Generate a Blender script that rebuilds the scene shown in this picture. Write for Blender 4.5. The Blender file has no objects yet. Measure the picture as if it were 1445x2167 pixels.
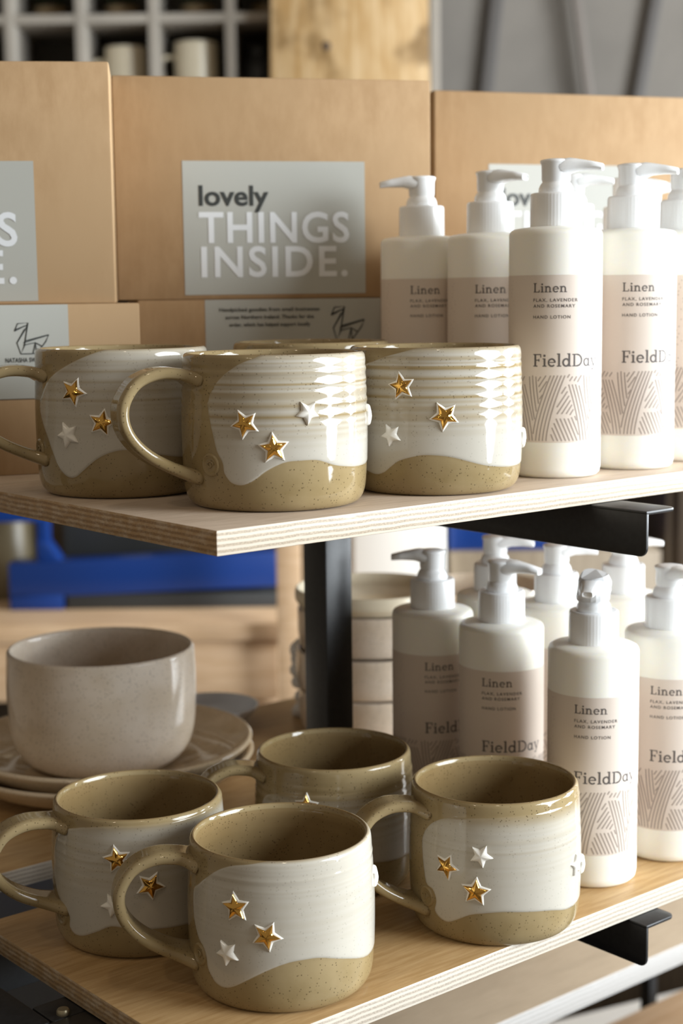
import bpy, bmesh, math, random
import numpy as np
from mathutils import Vector, Matrix

R_ = math.radians
random.seed(7)
scene = bpy.context.scene
COL = scene.collection

# ------------------------------------------------------------------ camera, light, exposure
CAM_LOC = Vector((-0.41026, -0.57984, 1.14796))
cam_d = bpy.data.cameras.new('camera')
cam_d.sensor_fit = 'VERTICAL'
cam_d.sensor_height = 36.0
cam_d.sensor_width = 24.0
cam_d.lens = 55.14
cam_d.clip_start = 0.05
cam_d.dof.use_dof = True
cam_d.dof.focus_distance = 0.80
cam_d.dof.aperture_fstop = 8.5
cam = bpy.data.objects.new('camera', cam_d)
COL.objects.link(cam)
_A = Vector((0.76613, -0.64258, -0.01181)); _B = Vector((0.09673, 0.09712, 0.99056)); _C = Vector((0.63537, 0.76004, -0.13656))
cam.matrix_world = Matrix(((_A.x, _B.x, -_C.x, CAM_LOC.x), (_A.y, _B.y, -_C.y, CAM_LOC.y), (_A.z, _B.z, -_C.z, CAM_LOC.z), (0, 0, 0, 1)))
scene.camera = cam

scene.view_settings.view_transform = 'Standard'
scene.view_settings.look = 'None'
scene.view_settings.gamma = 1.0
scene.view_settings.use_curve_mapping = False
scene.view_settings.exposure = 0.0

world = bpy.data.worlds.new('world'); scene.world = world
world.use_nodes = True
_bg = world.node_tree.nodes['Background']
_bg.inputs['Color'].default_value = (1.0, 0.87, 0.70, 1)
_bg.inputs['Strength'].default_value = 0.25

# The room is turned 40 degrees against the shelf unit: x to the right, y away, z up from the floor.
ROOM_ROT = R_(-39.99)
def room(x, y, z=0.0):
    c, s = math.cos(ROOM_ROT), math.sin(ROOM_ROT)
    return Vector((CAM_LOC.x + c * x - s * y, CAM_LOC.y + s * x + c * y, z))

def area_light(name, x, y, z, w, h, power, color, face):
    l = bpy.data.lights.new(name, 'AREA'); l.shape = 'RECTANGLE'; l.size = w; l.size_y = h
    l.energy = power; l.color = color
    o = bpy.data.objects.new(name, l); COL.objects.link(o)
    o.location = room(x, y, z)
    n = (room(*face) - o.location).normalized()      # looks straight into the room
    o.rotation_euler = n.to_track_quat('-Z', 'Z').to_euler()
    return o
WALL_X = 2.45     # distance of the window wall to the right
area_light('window_daylight', WALL_X - 0.04, 0.02, 1.58, 1.75, 1.30, 155, (0.88, 0.95, 1.0), (WALL_X - 1, 0.02, 1.58))
area_light('window_daylight', WALL_X - 0.04, 2.02, 1.50, 0.80, 1.60, 125, (0.88, 0.95, 1.0), (WALL_X - 1, 2.02, 1.50))
def bulb(name, x, y, z, power, r=0.05):
    l = bpy.data.lights.new(name, 'POINT'); l.energy = power; l.shadow_soft_size = r; l.color = (1.0, 0.82, 0.6)
    o = bpy.data.objects.new(name, l); COL.objects.link(o); o.location = room(x, y, z)
bulb('ceiling_bulb', -0.9, -0.4, 2.5, 7)
bulb('ceiling_bulb', 0.1, 0.1, 2.7, 6)

# ------------------------------------------------------------------ helpers
def link(name, me, parent=None, mats=(), smooth=True, angle=40):
    for m in mats: me.materials.append(m)
    me.update()
    if smooth:
        me.polygons.foreach_set('use_smooth', [True] * len(me.polygons))
        if angle: me.set_sharp_from_angle(angle=R_(angle))
    o = bpy.data.objects.new(name, me); COL.objects.link(o)
    if parent: o.parent = parent
    return o
def pmesh(name, v, f):
    me = bpy.data.meshes.new(name); me.from_pydata([tuple(p) for p in v], [], [tuple(q) for q in f]); me.validate(); return me
def tag(o, label, cat, group=None):
    o['label'] = label; o['category'] = cat
    if group: o['group'] = group
    return o
def empty(name, loc, rz=0.0):
    o = bpy.data.objects.new(name, None); o.empty_display_size = 0.02
    COL.objects.link(o); o.location = loc; o.rotation_euler = (0, 0, rz); return o
def structure(o):
    o['kind'] = 'structure'; return o

class MB:
    """collects simple solids into one mesh"""
    def __init__(s): s.v = []; s.f = []; s.m = []
    def add(s, v, f, mi=0):
        n = len(s.v); s.v += [tuple(p) for p in v]; s.f += [tuple(i + n for i in q) for q in f]; s.m += [mi] * len(f); return s
    def box(s, x0, x1, y0, y1, z0, z1, mi=0):
        v = [(x, y, z) for z in (z0, z1) for y in (y0, y1) for x in (x0, x1)]
        return s.add(v, [(0, 2, 3, 1), (4, 5, 7, 6), (0, 1, 5, 4), (2, 6, 7, 3), (0, 4, 6, 2), (1, 3, 7, 5)], mi)
    def prism(s, poly, a0, a1, axis, mi=0):
        """poly: 2D points, extruded along axis from a0 to a1"""
        n = len(poly)
        def P(p, a): return {'x': (a, p[0], p[1]), 'y': (p[0], a, p[1]), 'z': (p[0], p[1], a)}[axis]
        v = [P(p, a0) for p in poly] + [P(p, a1) for p in poly]
        f = [tuple(range(n))[::-1], tuple(range(n, 2 * n))] + [(i, (i + 1) % n, n + (i + 1) % n, n + i) for i in range(n)]
        return s.add(v, f, mi)
    def lathe(s, prof, seg=48, c=(0, 0, 0), mi=0):
        v, f = lathe(prof, seg); return s.add([(p[0] + c[0], p[1] + c[1], p[2] + c[2]) for p in v], f, mi)
    def tube(s, pts, r, seg=8, mi=0):
        v, f = tube(pts, r, seg); return s.add(v, f, mi)
    def build(s, name, mats, parent=None, bevel=0.0, smooth=True, angle=40, bseg=2):
        me = bpy.data.meshes.new(name); me.from_pydata(s.v, [], s.f)
        me.polygons.foreach_set('material_index', s.m)
        bm = bmesh.new(); bm.from_mesh(me); bmesh.ops.recalc_face_normals(bm, faces=bm.faces[:])
        if bevel: 
            ed = [e for e in bm.edges if len(e.link_faces) == 2 and e.calc_face_angle(0) > 0.6]
            bmesh.ops.bevel(bm, geom=ed, offset=bevel, segments=bseg, affect='EDGES', profile=0.5, clamp_overlap=True)
        bm.to_mesh(me); bm.free()
        return link(name, me, parent, mats if isinstance(mats, (list, tuple)) else [mats], smooth, angle)

def lathe(prof, seg):
    v = []; f = []; idx = []
    for r, z in prof:
        if r < 1e-7: idx.append([len(v)]); v.append((0, 0, z))
        else:
            idx.append(list(range(len(v), len(v) + seg)))
            v += [(r * math.cos(2 * math.pi * k / seg), r * math.sin(2 * math.pi * k / seg), z) for k in range(seg)]
    for a, b in zip(idx, idx[1:]):
        for k in range(seg):
            k2 = (k + 1) % seg
            if len(a) == 1 and len(b) > 1: f.append((a[0], b[k2], b[k]))
            elif len(b) == 1 and len(a) > 1: f.append((a[k], a[k2], b[0]))
            elif len(a) > 1: f.append((a[k], a[k2], b[k2], b[k]))
    return v, f
def tube(pts, r, seg=8):
    pts = [Vector(p) for p in pts]; v = []; f = []; up = Vector((0, 0, 1)); n = len(pts)
    rr = r if isinstance(r, (list, tuple)) else [r] * n
    prev = None
    for i, p in enumerate(pts):
        t = (pts[min(i + 1, n - 1)] - pts[max(i - 1, 0)]).normalized()
        if prev is None: prev = t.orthogonal()
        a = (prev - t * prev.dot(t)).normalized(); b = t.cross(a); prev = a
        v += [p + rr[i] * (math.cos(2 * math.pi * k / seg) * a + math.sin(2 * math.pi * k / seg) * b) for k in range(seg)]
    for i in range(n - 1):
        for k in range(seg):
            f.append((i * seg + k, i * seg + (k + 1) % seg, (i + 1) * seg + (k + 1) % seg, (i + 1) * seg + k))
    f.append(tuple(range(seg))[::-1]); f.append(tuple(range((n - 1) * seg, n * seg)))
    return v, f
def spline(pts, n):
    """Catmull-Rom through 2D or 3D points, n samples per span"""
    P = [np.array(p, float) for p in pts]; P = [2 * P[0] - P[1]] + P + [2 * P[-1] - P[-2]]; out = []
    for i in range(1, len(P) - 2):
        for k in range(n):
            t = k / n; a, b, c, d = P[i - 1], P[i], P[i + 1], P[i + 2]
            out.append(0.5 * (2 * b + (c - a) * t + (2 * a - 5 * b + 4 * c - d) * t * t + (3 * b - a - 3 * c + d) * t ** 3))
    out.append(P[-2]); return [tuple(p) for p in out]
def rrect(x0, x1, y0, y1, r, corners=(1, 1, 1, 1), n=6):
    """rounded rectangle, corners in order x0y0, x1y0, x1y1, x0y1"""
    out = []
    for (cx, cy, a0), on in zip(((x0, y0, 180), (x1, y0, 270), (x1, y1, 0), (x0, y1, 90)), corners):
        if not on: out.append((cx, cy)); continue
        ox = cx + (r if cx == x0 else -r); oy = cy + (r if cy == y0 else -r)
        for k in range(n + 1):
            a = R_(a0 + 90 * k / n); out.append((ox + r * math.cos(a), oy + r * math.sin(a)))
    return out

# ------------------------------------------------------------------ materials
class NT:
    def __init__(s, name):
        s.m = bpy.data.materials.new(name); s.m.use_nodes = True; s.t = s.m.node_tree; s.b = s.t.nodes['Principled BSDF']
    def n(s, typ, **k):
        nd = s.t.nodes.new(typ)
        for a, b in k.items(): setattr(nd, a, b)
        return nd
    def l(s, a, b): s.t.links.new(a, b)
    def set(s, **k):
        for a, b in k.items():
            i = s.b.inputs[a.replace('_', ' ')]
            i.default_value = (*b, 1) if isinstance(b, tuple) and len(b) == 3 else b
        return s
    def coord(s, scale=(1, 1, 1), out='Object', rot=(0, 0, 0)):
        tc = s.n('ShaderNodeTexCoord'); mp = s.n('ShaderNodeMapping'); mp.inputs['Scale'].default_value = scale; mp.inputs['Rotation'].default_value = rot
        s.l(tc.outputs[out], mp.inputs['Vector']); return mp.outputs['Vector']
    def noise(s, vec, scale, detail=4, rough=0.55):
        n = s.n('ShaderNodeTexNoise'); n.inputs['Scale'].default_value = scale; n.inputs['Detail'].default_value = detail; n.inputs['Roughness'].default_value = rough
        s.l(vec, n.inputs['Vector']); return n.outputs['Fac']
    def ramp(s, fac, stops, interp='LINEAR'):
        r = s.n('ShaderNodeValToRGB'); r.color_ramp.interpolation = interp
        e = r.color_ramp.elements
        while len(e) < len(stops): e.new(0.5)
        for q, (p, c) in zip(e, stops): q.position = p; q.color = (*c, 1) if len(c) == 3 else c
        s.l(fac, r.inputs['Fac']); return r.outputs['Color']
    def mix(s, fac, a, b, mode='MIX'):
        m = s.n('ShaderNodeMix', data_type='RGBA', blend_type=mode)
        for sock, v in ((m.inputs[0], fac), (m.inputs[6], a), (m.inputs[7], b)):
            if isinstance(v, (int, float)): sock.default_value = v
            elif isinstance(v, tuple): sock.default_value = (*v, 1)
            else: s.l(v, sock)
        return m.outputs[2]
    def math(s, op, a, b=0.0, c=0.0):
        m = s.n('ShaderNodeMath', operation=op)
        for i, v in enumerate((a, b, c)):
            if isinstance(v, (int, float)): m.inputs[i].default_value = v
            else: s.l(v, m.inputs[i])
        return m.outputs[0]
    def remap(s, v, a, b, c=0.0, d=1.0, smooth=True):
        m = s.n('ShaderNodeMapRange'); m.interpolation_type = 'SMOOTHSTEP' if smooth else 'LINEAR'
        s.l(v, m.inputs['Value'])
        for k, x in zip(('From Min', 'From Max', 'To Min', 'To Max'), (a, b, c, d)): m.inputs[k].default_value = x
        return m.outputs['Result']
    def attr(s, name):
        a = s.n('ShaderNodeAttribute', attribute_name=name); return a.outputs['Fac']
    def bump(s, h, strength, dist):
        b = s.n('ShaderNodeBump'); b.inputs['Strength'].default_value = strength; b.inputs['Distance'].default_value = dist
        s.l(h, b.inputs['Height']); s.l(b.outputs['Normal'], s.b.inputs['Normal'])
    def color(s, c): s.l(c, s.b.inputs['Base Color'])

def plain(name, col, rough=0.5, metal=0.0, noise=0.0, nscale=40, spec=0.5, coat=0.0):
    t = NT(name); t.set(Roughness=rough, Metallic=metal); t.b.inputs['Specular IOR Level'].default_value = spec
    if coat: t.b.inputs['Coat Weight'].default_value = coat
    if noise:
        f = t.noise(t.coord(), nscale)
        t.color(t.mix(t.remap(f, 0.3, 0.7), tuple(c * (1 - noise) for c in col), tuple(min(1, c * (1 + noise)) for c in col)))
    else: t.set(Base_Color=col)
    return t.m

def stoneware(name, body, dark, glaze, speck=True):
    t = NT(name); t.set(Roughness=0.07); t.b.inputs['Specular IOR Level'].default_value = 0.42
    v = t.coord()
    cloud = t.noise(v, 28, 5)
    base = t.mix(t.remap(cloud, 0.35, 0.7), body, dark)
    sd = t.attr('glaze'); th = t.attr('thick'); iron = t.attr('iron')
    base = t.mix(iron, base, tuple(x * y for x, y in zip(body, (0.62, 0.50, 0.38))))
    edge = t.remap(sd, 0.02, 0.5)
    g = t.mix(t.noise(v, 60, 3), glaze, tuple(x * 0.93 for x in glaze))
    colr = t.mix(t.math('MULTIPLY', edge, th), base, g)
    if speck:
        vo = t.n('ShaderNodeTexVoronoi'); vo.inputs['Scale'].default_value = 680; t.l(v, vo.inputs['Vector'])
        near = t.remap(vo.outputs['Distance'], 0.15, 0.32, 1.0, 0.0)
        sep = t.n('ShaderNodeSeparateColor'); t.l(vo.outputs['Color'], sep.inputs['Color'])
        pick = t.remap(sep.outputs['Red'], 0.62, 0.66)
        s_ = t.math('MULTIPLY', near, pick)
        s_ = t.math('MULTIPLY', s_, t.remap(t.math('MULTIPLY', edge, th), 0.0, 0.9, 0.75, 0.18))
        colr = t.mix(s_, colr, (0.07, 0.045, 0.02))
    t.color(colr)
    h = t.math('ADD', t.math('MULTIPLY', t.remap(sd, -0.1, 1.2), 0.5), t.math('MULTIPLY', t.noise(v, 130, 3), 0.12))
    t.bump(h, 0.5, 0.0008)
    return t.m

M = {}
M['mug'] = stoneware('speckled_stoneware', (0.335, 0.255, 0.135), (0.26, 0.19, 0.09), (0.545, 0.52, 0.465))
M['bowl'] = stoneware('oatmeal_stoneware', (0.72, 0.62, 0.51), (0.63, 0.52, 0.395), (0.7, 0.66, 0.58))
M['plate'] = stoneware('cream_stoneware', (0.62, 0.49, 0.335), (0.55, 0.425, 0.275), (0.7, 0.66, 0.58))
M['white_clay'] = plain('white_glaze', (0.83, 0.80, 0.73), 0.14)
M['gold'] = plain('gold_lustre', (0.74, 0.42, 0.10), 0.07, 1.0)
M['steel'] = plain('black_powder_coat', (0.011, 0.011, 0.012), 0.38, 0.0, 0.25, 300)
M['plastic'] = plain('white_bottle_plastic', (0.92, 0.895, 0.82), 0.42)
M['plastic'].node_tree.nodes['Principled BSDF'].inputs['Subsurface Weight'].default_value = 0.6
M['plastic'].node_tree.nodes['Principled BSDF'].inputs['Subsurface Radius'].default_value = (0.016, 0.014, 0.009)
M['pump'] = plain('frosted_pump_plastic', (0.91, 0.92, 0.93), 0.25)
M['pump'].node_tree.nodes['Principled BSDF'].inputs['Subsurface Weight'].default_value = 0.7
M['pump'].node_tree.nodes['Principled BSDF'].inputs['Subsurface Radius'].default_value = (0.008, 0.008, 0.008)
M['label'] = plain('linen_label_paper', (0.72, 0.625, 0.545), 0.55)
M['ink'] = plain('grey_brown_ink', (0.10, 0.085, 0.08), 0.6)
M['ink_soft'] = plain('soft_brown_ink', (0.36, 0.295, 0.255), 0.6)
M['grey_label'] = plain('grey_box_label', (0.43, 0.43, 0.39), 0.5)
M['white_ink'] = plain('white_ink', (0.74, 0.76, 0.78), 0.55)
M['black_ink'] = plain('black_ink', (0.03, 0.033, 0.03), 0.55)

def cardboard():
    t = NT('kraft_cardboard'); t.set(Roughness=0.75); t.b.inputs['Specular IOR Level'].default_value = 0.25
    v = t.coord(); f = t.noise(t.coord((1, 1, 0.35)), 90, 6, 0.7); g = t.noise(v, 9, 2)
    c = t.mix(t.remap(f, 0.3, 0.7), (0.37, 0.23, 0.115), (0.45, 0.295, 0.16))
    t.color(t.mix(t.remap(g, 0.3, 0.75), c, (0.41, 0.27, 0.145)))
    return t.m
M['card'] = cardboard()

def plywood(name, top_a, top_b, lam_a, lam_b, thick, grain=(2.5, 60, 60), rough=0.5):
    """veneer on the faces, layered plies on the edges; board lies with its top at local z = 0"""
    t = NT(name); t.set(Roughness=rough); t.b.inputs['Specular IOR Level'].default_value = 0.35
    v = t.coord()
    f = t.noise(t.coord(grain), 14, 8, 0.62); f2 = t.noise(t.coord((1.5, 8, 8)), 6, 3)
    top = t.mix(t.remap(f, 0.32, 0.68), top_a, top_b)
    top = t.mix(t.math('MULTIPLY', t.remap(f2, 0.45, 0.75), 0.35), top, tuple(x * 0.72 for x in top_a))
    sep = t.n('ShaderNodeSeparateXYZ'); t.l(v, sep.inputs['Vector'])
    # nine plies: every second one shows end grain
    ply = t.math('MULTIPLY', sep.outputs['Z'], -9.0 / thick)
    wob = t.math('MULTIPLY', t.math('SUBTRACT', t.noise(t.coord((10, 10, 1)), 3, 3), 0.5), 1.5)
    ph = t.math('FRACT', t.math('MULTIPLY', t.math('ADD', ply, wob), 0.5))
    band = t.math('MULTIPLY', t.remap(ph, 0.42, 0.52), t.remap(ph, 0.93, 1.0, 1.0, 0.0))
    fl = t.noise(t.coord((260, 260, 500)), 3, 3, 0.7)
    lam = t.mix(band, lam_a, t.mix(t.remap(fl, 0.35, 0.65), tuple(x * 0.66 for x in lam_b), lam_b))
    fill = t.noise(t.coord((30, 30, 90)), 2.3, 3)
    lam = t.mix(t.remap(fill, 0.62, 0.72), lam, tuple(x * 0.95 for x in lam_a))
    geo = t.n('ShaderNodeNewGeometry'); tc = t.n('ShaderNodeTexCoord'); s2 = t.n('ShaderNodeSeparateXYZ'); t.l(tc.outputs['Normal'], s2.inputs['Vector'])
    end = t.remap(t.math('ABSOLUTE', s2.outputs['X']), 0.6, 0.8)
    end_var = t.noise(t.coord((1, 40, 90)), 3, 4, .7)
    lam = t.mix(t.math('MULTIPLY', end, t.remap(end_var, .3, .6, .55, 1.0)), lam, t.mix(1.0, lam, (0.62, 0.46, 0.29), 'MULTIPLY'))  # short ends tinted browner than the long edges, varied by noise
    up = t.remap(t.math('ABSOLUTE', s2.outputs['Z']), 0.6, 0.8)
    t.color(t.mix(up, lam, top))
    t.bump(t.math('ADD', f, t.math('MULTIPLY', band, 0.4)), 0.12, 0.0006)
    return t.m
T_PLY = 0.0120
M['ply_pale'] = plywood('pale_plywood', (0.50, 0.385, 0.285), (0.66, 0.54, 0.43), (0.68, 0.595, 0.485), (0.56, 0.455, 0.34), T_PLY)
M['ply_warm'] = plywood('varnished_plywood', (0.41, 0.25, 0.105), (0.53, 0.35, 0.17), (0.66, 0.60, 0.51), (0.57, 0.49, 0.40), T_PLY, (2, 22, 22), 0.33)
def timber(name, a, b, scale=(30, 30, 2), rough=0.55, knots=False):
    t = NT(name); t.set(Roughness=rough)
    f = t.noise(t.coord(scale), 4, 6, 0.6)
    c = t.mix(t.remap(f, 0.3, 0.7), a, b)
    if knots:
        g = t.noise(t.coord((5, 5, 4)), 2.2, 3)
        c = t.mix(t.remap(g, 0.5, 0.66), c, tuple(x * 0.55 for x in a))
    t.color(c); return t.m
M['pine'] = timber('knotty_pine', (0.44, 0.26, 0.095), (0.62, 0.44, 0.24), (18, 18, 2), 0.5, True)
M['bench_wood'] = timber('bench_wood', (0.56, 0.36, 0.20), (0.68, 0.47, 0.29), (3, 30, 30))
M['dim_wood'] = timber('dim_brown_wood', (0.26, 0.20, 0.135), (0.34, 0.27, 0.19))
M['dark_wood'] = timber('dark_brown_wood', (0.055, 0.035, 0.02), (0.085, 0.06, 0.035))
M['knot'] = plain('knot', (0.06, 0.035, 0.02), 0.6)
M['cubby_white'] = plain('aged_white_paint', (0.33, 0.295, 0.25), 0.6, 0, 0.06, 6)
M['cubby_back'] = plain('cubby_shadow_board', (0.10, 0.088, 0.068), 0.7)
M['wall_grey'] = plain('grey_plaster', (0.185, 0.165, 0.142), 0.8, 0, 0.12, 3)
M['batten'] = plain('charcoal_batten', (0.085, 0.075, 0.068), 0.6)
M['blue'] = plain('blue_enamel', (0.004, 0.036, 0.20), 0.38)
M['charcoal'] = plain('charcoal_metal', (0.035, 0.037, 0.038), 0.5)
M['cream_paint'] = plain('cream_paint', (0.90, 0.85, 0.78), 0.6)
M['foliage'] = plain('dark_green_leaf', (0.05, 0.065, 0.03), 0.6)
M['cup_cream'] = plain('cream_cup_glaze', (0.74, 0.66, 0.50), 0.3)
M['brown_pot'] = plain('brown_pot_glaze', (0.20, 0.14, 0.07), 0.35)
M['floor'] = timber('dark_floor_boards', (0.10, 0.075, 0.05), (0.16, 0.12, 0.085), (1.5, 12, 12))
M['room_wall'] = plain('warm_white_wall', (0.62, 0.57, 0.50), 0.8)
M['cotton'] = plain('white_cord', (0.75, 0.74, 0.72), 0.8)
M['wrap'] = plain('clear_shrink_wrap', (0.93, 0.94, 0.95), 0.22)
M['wrap'].node_tree.nodes['Principled BSDF'].inputs['Transmission Weight'].default_value = 0.35
M['bolt'] = plain('zinc_bolt', (0.35, 0.30, 0.20), 0.35, 0.8)

# ------------------------------------------------------------------ the room
def rmesh(mb, name, mats, parent=None, bevel=0.0):
    """a mesh laid out in room coordinates about an origin given by its parent"""
    return mb.build(name, mats, parent, bevel)
def rthing(name, x, y, z=0.0): return empty(name, room(x, y, z), ROOM_ROT)
def rstruct(name, mb, mat):
    o = mb.build(name, mat, None, 0.0, False); o.location = room(0, 0, 0); o.rotation_euler = (0, 0, ROOM_ROT); return structure(o)

rstruct('floor', MB().box(-2.6, WALL_X + 0.1, -2.2, 3.75, -0.05, 0.0), M['floor'])
rstruct('wall_back', MB().box(-2.6, WALL_X + 0.1, 3.66, 3.75, 0.0, 2.9), M['wall_grey'])
w = MB(); x0, x1 = WALL_X, WALL_X + 0.1
for y0, y1, z0, z1 in ((-2.2, -0.86, 0, 2.9), (-0.86, 0.90, 0, 0.92), (-0.86, 0.90, 2.24, 2.9), (0.90, 1.61, 0, 2.9), (1.61, 2.43, 0, 0.69), (1.61, 2.43, 2.31, 2.9), (2.43, 3.66, 0, 2.9)):
    w.box(x0, x1, y0, y1, z0, z1)
rstruct('wall_right', w, M['room_wall'])
for nm, y0, y1, z0, z1, nx in (('window_1', -0.86, 0.90, 0.92, 2.24, 3), ('window_2', 1.61, 2.43, 0.69, 2.31, 2)):
    m = MB()
    for a, b, c, d in ((y0, y1, z0, z0 + .05), (y0, y1, z1 - .05, z1), (y0, y0 + .05, z0 + .05, z1 - .05), (y1 - .05, y1, z0 + .05, z1 - .05)): m.box(WALL_X + .02, WALL_X + .08, a, b, c, d)
    for k in range(1, nx): 
        yy = y0 + (y1 - y0) * k / nx; m.box(WALL_X + .03, WALL_X + .07, yy - .018, yy + .018, z0 + .05, z1 - .05)
    rstruct(nm, m, M['cubby_white'])

# ------------------------------------------------------------------ boards and steel
ZL, ZU = 0.8000, 1.0424
def board(name, x0, x1, y0, y1, z, mat, label):
    o = MB().box(0, x1 - x0, 0, y1 - y0, -T_PLY, 0).build(name, mat, None, 0.0005, True, 30)
    o.location = (x0, y0, z); return tag(o, label, 'shelf')
board('shelf_board', 0.0, 0.86, 0.0, 0.2365, ZU, M['ply_pale'], 'pale plywood shelf board of the upper tier, under the three big mugs')
board('shelf_board', 0.0, 0.86, 0.2390, 0.475, ZU, M['ply_pale'], 'upper plywood shelf board at the back, under the cardboard boxes')
board('shelf_board', -0.0261, 0.86, -0.0188, 0.1993, ZL, M['ply_warm'], 'honey coloured plywood shelf board under the lower mugs and bottles')
board('shelf_board', -0.0261, 0.86, 0.2625, 0.475, ZL, M['ply_warm'], 'honey plywood shelf board at the back, under the bowl and plates')

fr = tag(empty('steel_shelf_frame', (0.245, 0.22, 0.0)), 'black steel shelf frame with square post and angle brackets carrying the plywood', 'shelf frame')
def frame_part(mb, name, bevel=0.0006): 
    mb.v = [(p[0] - 0.245, p[1] - 0.22, p[2]) for p in mb.v]; return mb.build(name, M['steel'], fr, bevel)
frame_part(MB().box(0.2342, 0.2569, 0.2080, 0.2317, 0.0, 1.0302), 'post', 0.0012)
frame_part(MB().box(-0.110, -0.0874, 0.2080, 0.2317, 0.0, 1.0302), 'post', 0.0012)
def bracket(x, z, y_tip, y_end=0.50, sx=1, h=0.0255, fl=0.0265):
    t = 0.0022; m = MB()
    m.prism(rrect(y_tip, y_end, z - h, z - 0.0012, 0.005, (1, 0, 0, 0)), x, x + sx * t, 'x')
    m.prism(rrect(min(x, x + sx * fl), max(x, x + sx * fl), y_tip, y_end, 0.005, (0, 1, 0, 0) if sx > 0 else (1, 0, 0, 0)), z - t, z, 'z')
    return frame_part(m, 'bracket', 0.0007)
bracket(0.2572, ZU - T_PLY - 0.0003, -0.0395)
bracket(0.2725, ZL - T_PLY - 0.0003, -0.0315)
bracket(0.2725, 0.5600, 0.12, 0.4)
frame_part(MB().box(-0.110, 0.86, 0.2020, 0.2060, ZL - 0.046, ZL - 0.012), 'rail')
frame_part(MB().box(-0.110, 0.86, 0.2060, 0.2560, ZL - 0.030, ZL - 0.027), 'rail')
frame_part(MB().box(-0.075, -0.0445, 0.09, 0.50, ZL - 0.040, ZL - 0.0125), 'side_rail', 0.002)
frame_part(MB().box(-0.0445, 0.20, 0.0895, 0.1117, ZL - 0.040, ZL - 0.0125), 'side_rail', 0.002)
frame_part(MB().prism(rrect(-0.062, 0.02, 0.0, 0.089, 0.006), ZL - 0.0165, ZL - 0.0125, 'z'), 'foot_plate', 0.0008)
b = MB().lathe([(0, 0), (0.0035, 0), (0.0035, 0.002), (0.0028, 0.003), (0, 0.0032)], 16, (-0.036, 0.0935, ZL - 0.0128))
b.v = [(p[0] - 0.245, p[1] - 0.22, p[2]) for p in b.v]; b.build('bolt', M['bolt'], fr)
frame_part(MB().box(-0.40, 0.22, 0.02, 0.80, 0.05, 0.66), 'shadow_block', 0.003)  # added black block, stands in for the floor shadow below the shelf

# ------------------------------------------------------------------ mugs
def poly_sd(px, pz, poly):
    P = np.array(poly, float); Q = np.roll(P, -1, 0); d2 = np.full(px.shape, 1e9); ins = np.zeros(px.shape, bool)
    for a, b in zip(P, Q):
        e = b - a; w0 = px - a[0]; w1 = pz - a[1]
        t = np.clip((w0 * e[0] + w1 * e[1]) / (e @ e + 1e-9), 0, 1)
        d2 = np.minimum(d2, (w0 - t * e[0]) ** 2 + (w1 - t * e[1]) ** 2)
        c = ((a[1] > pz) != (b[1] > pz)) & (px < (b[0] - a[0]) * (pz - a[1]) / (b[1] - a[1] + 1e-12) + a[0]); ins ^= c
    return np.where(ins, 1, -1) * np.sqrt(d2)

def mug_profile(R, h, lip):
    out = [(R - .0120, 0), (R - .0070, .0003), (R - .0040, .0018), (R - .0017, .0054), (R - .0006, .011), (R, .022), (R + .0003, .042), (R - .3 * lip, .060), (R - lip, h - .004)]
    rim = [(R - lip - .0004, h - .0016), (R - lip - .0013, h - .0004), (R - lip - .0021, h), (R - lip - .0030, h - .0006), (R - lip - .0036, h - .0024)]
    inn = [(R - lip - .0040, h - .008), (R - .0044, .050), (R - .0044, .022), (R - .0075, .010), (R - .018, .0062), (R - .034, .0055)]
    return out, rim, inn

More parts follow.
